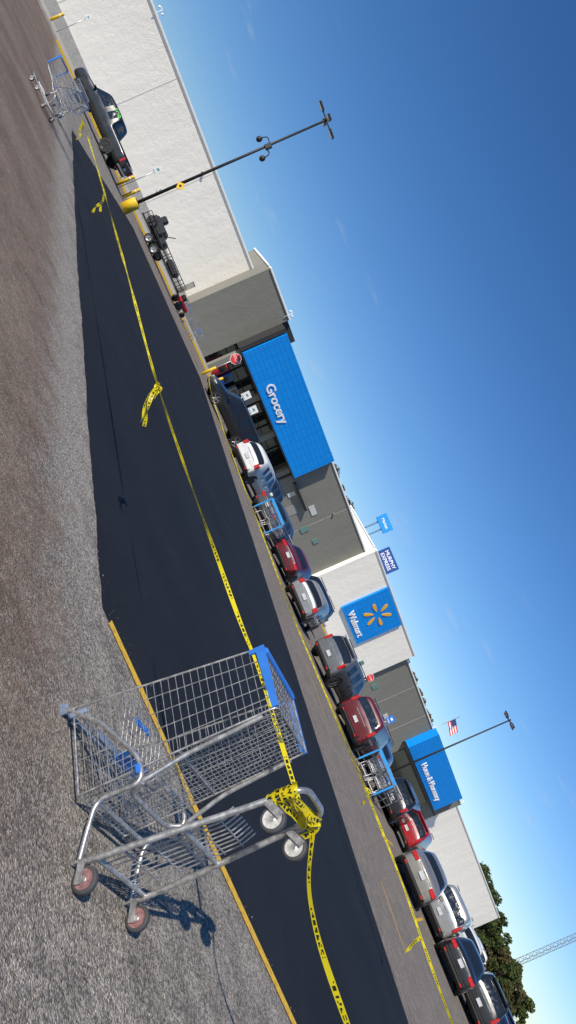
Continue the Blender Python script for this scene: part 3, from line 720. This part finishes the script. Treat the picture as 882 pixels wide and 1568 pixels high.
# ------------------------------------------------------------ street lamps
def lamp(x,y,H,big=True):
    e=empty('street_lamp',(x,y,0))
    mb=MB()
    mb.lathe([(.30,0),(.30,.78),(.27,.82)],24,1); mb.lathe([(.20,.82),(.20,.86)],12,0)
    mb.tube((0,0,.84),(0,0,H),.085,12,0,.055)
    for k in range(4):
        a=math.radians(20+90*k); M=Matrix.Translation((0,0,H-.1))@Matrix.Rotation(a,4,'Z')
        mb.box((.28,0,.05),(.45,.06,.06),0,.01,M); mb.box((.68,0,.06),(.50,.34,.11),0,.03,M); mb.box((.68,0,-.002),(.40,.26,.02),2,0,M)
    mb.lathe([(.07,H-.12),(.07,H+.08),(.03,H+.12)],12,0)
    if big:
        for sg,h in ((-1,8.15),(1,7.9)):
            pts=fillet([(0,0,h),(sg*.42,0,h+.05),(sg*.48,0,h-.18),(sg*.48,0,h-.25)],.14,5)
            for a,b in zip(pts[:-1],pts[1:]): mb.tube(a,b,.028,8,0)
            mb.lathe([(.04,h-.22),(.13,h-.30),(.15,h-.40),(.12,h-.50),(.05,h-.55)],14,0,Matrix.Translation((sg*.48,0,0)))
        mb.box((.1,-.12,8.0),(.25,.2,.35),0,.02)
        M=Matrix.Translation((.16,-.13,3.15))@Matrix.Rotation(math.radians(45),4,'Y')
        mb.box((0,0,0),(.34,.02,.34),1,.006,M); mb.box((0,-.012,0),(.12,.012,.12),0,0,M)
    me=mb.mesh('pole_and_heads',[DKM,YEL,mat('lamp_lens',(.7,.7,.68),.3)]); recalc(me); addobj('pole_and_heads',me,e)
lamp(-17.4,38,11.3); lamp(22.7,61,11.3,False)
# ------------------------------------------------------------ bollards & signs
def bollard(x,y,h=1.05,r=.09):
    e=empty('bollard',(x,y,0)); mb=MB(); mb.lathe([(r,0),(r,h-.05),(r*.8,h-.01),(r*.3,h+.01)],16,0); mb.lathe([(r*1.03,h*.7),(r*1.03,h*.78)],16,1)
    addobj('post',recalc(mb.mesh('bollard_post',[YEL,WT])),e)
def sign(name,x,y,z,kind,w=.45,h=.6,m=None,rz=0.0,base=False):
    e=empty(name,(x,y,0),rz); mb=MB(); mb.tube((0,.03,0),(0,.03,z+h/2),.028,8,0)
    if kind=='rect':
        mb.box((0,-.02,z),(w,.015,h),1,.004); mb.box((0,-.03,z+.12*h),(w*.4,.006,h*.25),2); mb.box((0,-.03,z-.33*h),(w*.7,.006,h*.08),2)
        addobj('sign_plate',recalc(mb.mesh('sign',[STEEL,m or mat('weathered_white_sign',(.55,.56,.56),.5),WT if m else mat('faded_green_legend',(.10,.22,.25),.5)])),e)
    else:
        R=w/2
        for rr,mm,yy in ((R,2,0),(R*.92,1,-.012)):
            v=[(rr*math.cos(math.pi/8+k*math.pi/4),yy-.012,z+rr*math.sin(math.pi/8+k*math.pi/4)) for k in range(8)]+[(rr*math.cos(math.pi/8+k*math.pi/4),yy,z+rr*math.sin(math.pi/8+k*math.pi/4)) for k in range(8)]
            mb.add(v,[tuple(range(8)),tuple(range(15,7,-1))]+[(k,(k+1)%8,8+(k+1)%8,8+k) for k in range(8)],mm)
        addobj('sign_plate',recalc(mb.mesh('sign',[STEEL,RED,WT])),e); text('stop_letters','STOP',w*.33,WT,e,(0,-.03,z),R90,.004)
    if base: 
        mb=MB(); mb.lathe([(.10,0),(.10,1.0),(.07,1.03)],14,0); addobj('yellow_base',recalc(mb.mesh('base',[YEL])),e)
sign('stop_sign',-10.3,48,2.4,'oct',.76,.76,base=True)
sign('stop_sign',17.2,70,2.4,'oct',.76,.76)
for x,y in ((-21.9,44.6),(-21.4,45.3),(-36,49.5),(-10.0,50.5)): bollard(x,y,1.15,.10)
sign('accessible_parking_sign',-21.9,45,2.55,'rect'); sign('accessible_parking_sign',-21.2,46.1,2.2,'rect',.4,.5)
sign('traffic_sign',-36.2,51,2.5,'rect',.40,.45); sign('accessible_parking_sign',-8.2,50,2.1,'rect',.5,.6); sign('accessible_parking_sign',-7.0,49,2.1,'rect',.5,.6)
sign('accessible_parking_sign',15.4,50,2.3,'rect',.45,.55,BLUE)
for (x,y) in ((-33.2,53),(-17.2,56),(-16.3,56.5),(-15.2,57.2)): up_cart(x,y,random.uniform(0,360))
# ------------------------------------------------------------ cart corrals
def corral(x,y,hdg,n,H=2.2):
    a=math.radians(hdg); e=empty('cart_corral',(x,y,0),a)
    rails=[]
    for sg in (-1,1):
        yy=sg*.75
        for z in (.35,.75,1.1): rails.append([(0,yy,z),(4.2,yy,z)])
        rails.append(fillet([(0,yy,0),(0,yy,1.1)],.05)); rails.append([(4.2,yy,0),(4.2,yy,1.1)]); rails.append([(2.1,yy,0),(2.1,yy,1.1)])
    rails.append([(4.2,-.75,1.1),(4.2,.75,1.1)]); rails.append([(4.2,-.75,.6),(4.2,.75,.6)])
    addobj('rails',curve('rails',rails,.024,mat('dull_galvanised_rail',(.28,.28,.28),.5,.5)),e)
    mb=MB(); 
    for sg in (-1,1): mb.box((.0,sg*.75,.62),(.05,.08,.9),0,.02)
    mb.box((-.04,0,1.12),(.03,1.5,.13),0,.01)
    addobj('blue_sign_panels',recalc(mb.mesh('corral_panels',[mat('corral_blue',(.02,.25,.60),.4)])),e)
    for k in range(n):
        p=Vector((.3+.30*k,random.uniform(-.03,.03)-.33,0)); M=Matrix.Translation((x,y,0))@Matrix.Rotation(a,4,'Z')
        cart(M@Matrix.Translation(p))
        if k%2==0: cart(M@Matrix.Translation((p.x+.1,.36,0)))
corral(-.2,35.6,66,2); corral(11.0,30.2,60,4)
# ------------------------------------------------------------ utility trailer with load
e=empty('utility_trailer',(-19.9,52,0),math.radians(8)); mb=MB()
mb.box((0,0,.62),(5.4,2.0,.12),0,.02); mb.tube((2.7,.9,.6),(3.6,0,.5),.04); mb.tube((2.7,-.9,.6),(3.6,0,.5),.04)
mb.tube((3.45,0,.0),(3.45,0,.7),.035)
for sg in (-1,1):
    for z in (.95,1.25): mb.tube((-2.6,sg*1.0,z),(2.6,sg*1.0,z),.025)
    for k in range(9): mb.tube((-2.6+.65*k,sg*1.0,.65),(-2.6+.65*k,sg*1.0,1.25),.025)
    mb.box((-.6,sg*1.12,.86),(1.9,.28,.04),0,.01)
for k in range(8): mb.tube((2.75,-.95+.27*k,.7),(2.75,-.95+.27*k,1.9),.015)
mb.tube((2.75,-.98,1.9),(2.75,.98,1.9),.025)
addobj('frame',recalc(mb.mesh('trailer_frame',[BLK])),e)
for x in (-1.0,-.2):
    for sg in (-1,1): addobj('wheel',WM_car,e,(x,sg*1.12,.33))
mb=MB(); mb.box((-1.6,0,1.15),(1.5,1.5,.9),0,.2); mb.box((-.6,0,1.0),(.7,1.2,.6),0,.15); mb.tube((-1.0,.2,1.3),(-.6,.25,2.0),.03); mb.lathe([(.35,-.1),(.38,0),(.35,.1)],16,0,Matrix.Translation((-2.0,-.85,1.0)),'Y')
mb.box((-1.9,0,1.75),(.5,.6,.5),0,.1); mb.box((1.2,.1,.95),(1.2,.9,.5),0,.12)
addobj('load',recalc(mb.mesh('trailer_load',[mat('dark_equipment',(.03,.03,.033),.5)])),e)
e=empty('garden_tractor',(-16.8,54.3,0),1.0); mb=MB(); mb.box((0,0,.55),(1.3,.6,.35),0,.1); mb.box((-.45,0,.85),(.4,.45,.35),1,.08); mb.tube((.1,0,.7),(-.1,0,1.1),.02,8,1)
for x,r in ((-.45,.28),(.5,.2)):
    for sg in (-1,1): mb.lathe([(r*.4,-.08),(r,-.07),(r,.07),(r*.4,.08)],16,1,Matrix.Translation((x,sg*.42,r)),'Y')
addobj('body',recalc(mb.mesh('mower',[RED,BLK])),e)
# ------------------------------------------------------------ tall pole signs & flag & tower
def pole_sign(x,y,z,w,h,m,txt):
    e=empty('highway_pole_sign',(x,y,0)); mb=MB()
    for sg in (-1,1): mb.tube((sg*w*.22,0,0),(sg*w*.22,0,z),.16,8,0)
    mb.box((0,-.2,z),(w,.5,h),1,.08); mb.box((0,-.47,z),(w*.97,.02,h*.94),2)
    addobj('pole_and_box',recalc(mb.mesh('pole_sign',[mat('pole_blue_grey',(.10,.2,.32),.5),m,m])),e)
    text('letters',txt,h*.36,WT,e,(0,-.5,z),R90,.02,off=.01)
pole_sign(75/1150*150,150,18.3,3.6,2.2,mat('sign_azure',(.01,.25,.65),.5),'Market')
pole_sign(129/1150*150,150,15.9,4.9,2.8,mat('sign_navy',(.01,.06,.25),.5),'MURPHY\nEXPRESS')
e=empty('flag_pole',(35.5,104,0)); mb=MB(); mb.tube((0,0,0),(0,0,12),.05,8,0); addobj('pole',mb.mesh('flag_pole_m',[STEEL]),e)
v=[];f=[];mi=[];nx,nz_=14,7
for i in range(nx+1):
    for k in range(nz_+1): v.append((.05+i*.13,.12*math.sin(i*.8+k*.2),10.2+k*.17-i*.035))
for i in range(nx):
    for k in range(nz_):
        f.append((i*(nz_+1)+k,(i+1)*(nz_+1)+k,(i+1)*(nz_+1)+k+1,i*(nz_+1)+k+1)); mi.append(2 if (i<6 and k>=3) else (0 if k%2==0 else 1))
addobj('flag',mesh('flag',v,f,[RED,WT,mat('flag_navy',(.02,.03,.15),.6)],mi,True),e)
e=empty('radio_tower',(.672*400,400,0)); sp_=[]
for k in range(3):
    a=2*math.pi*k/3; sp_.append([(1.9*math.cos(a),1.9*math.sin(a),0),(1.7*math.cos(a),1.7*math.sin(a),110)])
    a2=2*math.pi*(k+1)/3; zz=[]
    for q in range(56): aa=a if q%2==0 else a2; zz.append((1.8*math.cos(aa),1.8*math.sin(aa),q*2.0))
    sp_.append(zz)
addobj('lattice',curve('lattice',sp_,.14,mat('tower_steel',(.16,.16,.17),.7)),e)
# ------------------------------------------------------------ trees
LF=m_leaf('leaves_green',(.045,.072,.022),(.11,.13,.04)); LA=m_leaf('leaves_autumn',(.12,.085,.04),(.18,.13,.06)); LO=m_leaf('leaves_olive',(.07,.07,.028),(.14,.115,.045))
def leaves(clumps,nper,ls):
    V=[];F=[]
    for (c,r) in clumps:
        n=int(nper*r*r)
        d=np.random.normal(size=(n,3)); d/=np.linalg.norm(d,axis=1)[:,None]
        rr=r*np.random.uniform(.35,1.05,size=(n,1))**.6
        P=np.array(c)+d*rr*np.array([1,1,.8])
        for p in P:
            a=np.random.normal(size=3); a/=np.linalg.norm(a); b=np.cross(a,np.random.normal(size=3)); b/=np.linalg.norm(b)
            s=ls*random.uniform(.6,1.4); o=len(V)
            V+= [p-a*s,p+b*s*.7,p+a*s,p-b*s*.7]; F.append((o,o+1,o+2,o+3))
    return V,F
def tree(x,y,h,m,spread=.46,n=22,nper=90,ls=.28):
    e=empty('tree',(x,y,0)); mb=MB(); mb.tube((0,0,0),(0,0,h*.35),.3*h/10,8,0,.2*h/10)
    cl=[]
    for k in range(n):
        a=random.uniform(0,6.28); zz=random.uniform(.25,.94); rad=spread*h*random.uniform(.1,1)*math.sin(math.pi*min(1,(zz-.1)/.95))
        c=(rad*math.cos(a),rad*math.sin(a),zz*h); r=h*random.uniform(.07,.16); cl.append((c,r)); mb.tube((0,0,h*random.uniform(.2,.45)),c,.1*h/10,6,0,.03)
    addobj('trunk_and_limbs',mb.mesh('limbs',[BARK]),e)
    V,F=leaves(cl,nper*10/h*1.0,ls); addobj('crown',mesh('crown',V,F,m),e)
for i,(rr,dd,h) in enumerate(((612,196,9.8),(632,190,12.2),(655,186,11.5),(672,175,9.2),(697,165,9.6),(718,160,8.4),(738,170,9.4),(757,165,7.8),(776,160,8.2),(796,160,7.6),(815,158,7),(838,160,7.8),(705,185,9.4),(765,185,8.4),(820,185,8))):
    tree(rr/1150*dd,dd,h,LO if i in (3,7,10,12) else LF,nper=95,ls=.30)
cl=[];mb=MB()
for rr in list(np.arange(-60,60,5))+list(np.arange(255,385,6)):
    dd=210+random.uniform(-8,8); top=(101 if rr<0 else 98) if rr<100 else lerp(88,77,(rr-255)/130)
    h=1.55+top*dd/1150*random.uniform(.92,1.03)
    x=rr/1150*dd; mb.tube((x,dd,0),(x,dd,h*.8),.3,6,0,.1)
    for k in range(4): cl.append(((x+random.uniform(-2,2),dd+random.uniform(-2,2),h-1.8-random.uniform(0,4)),random.uniform(1.2,2.2)))
e=empty('distant_tree_row'); addobj('trunks',mb.mesh('trunks',[BARK]),e)
V,F=leaves(cl,60,.35); addobj('foliage',mesh('foliage',V,F,LA),e)
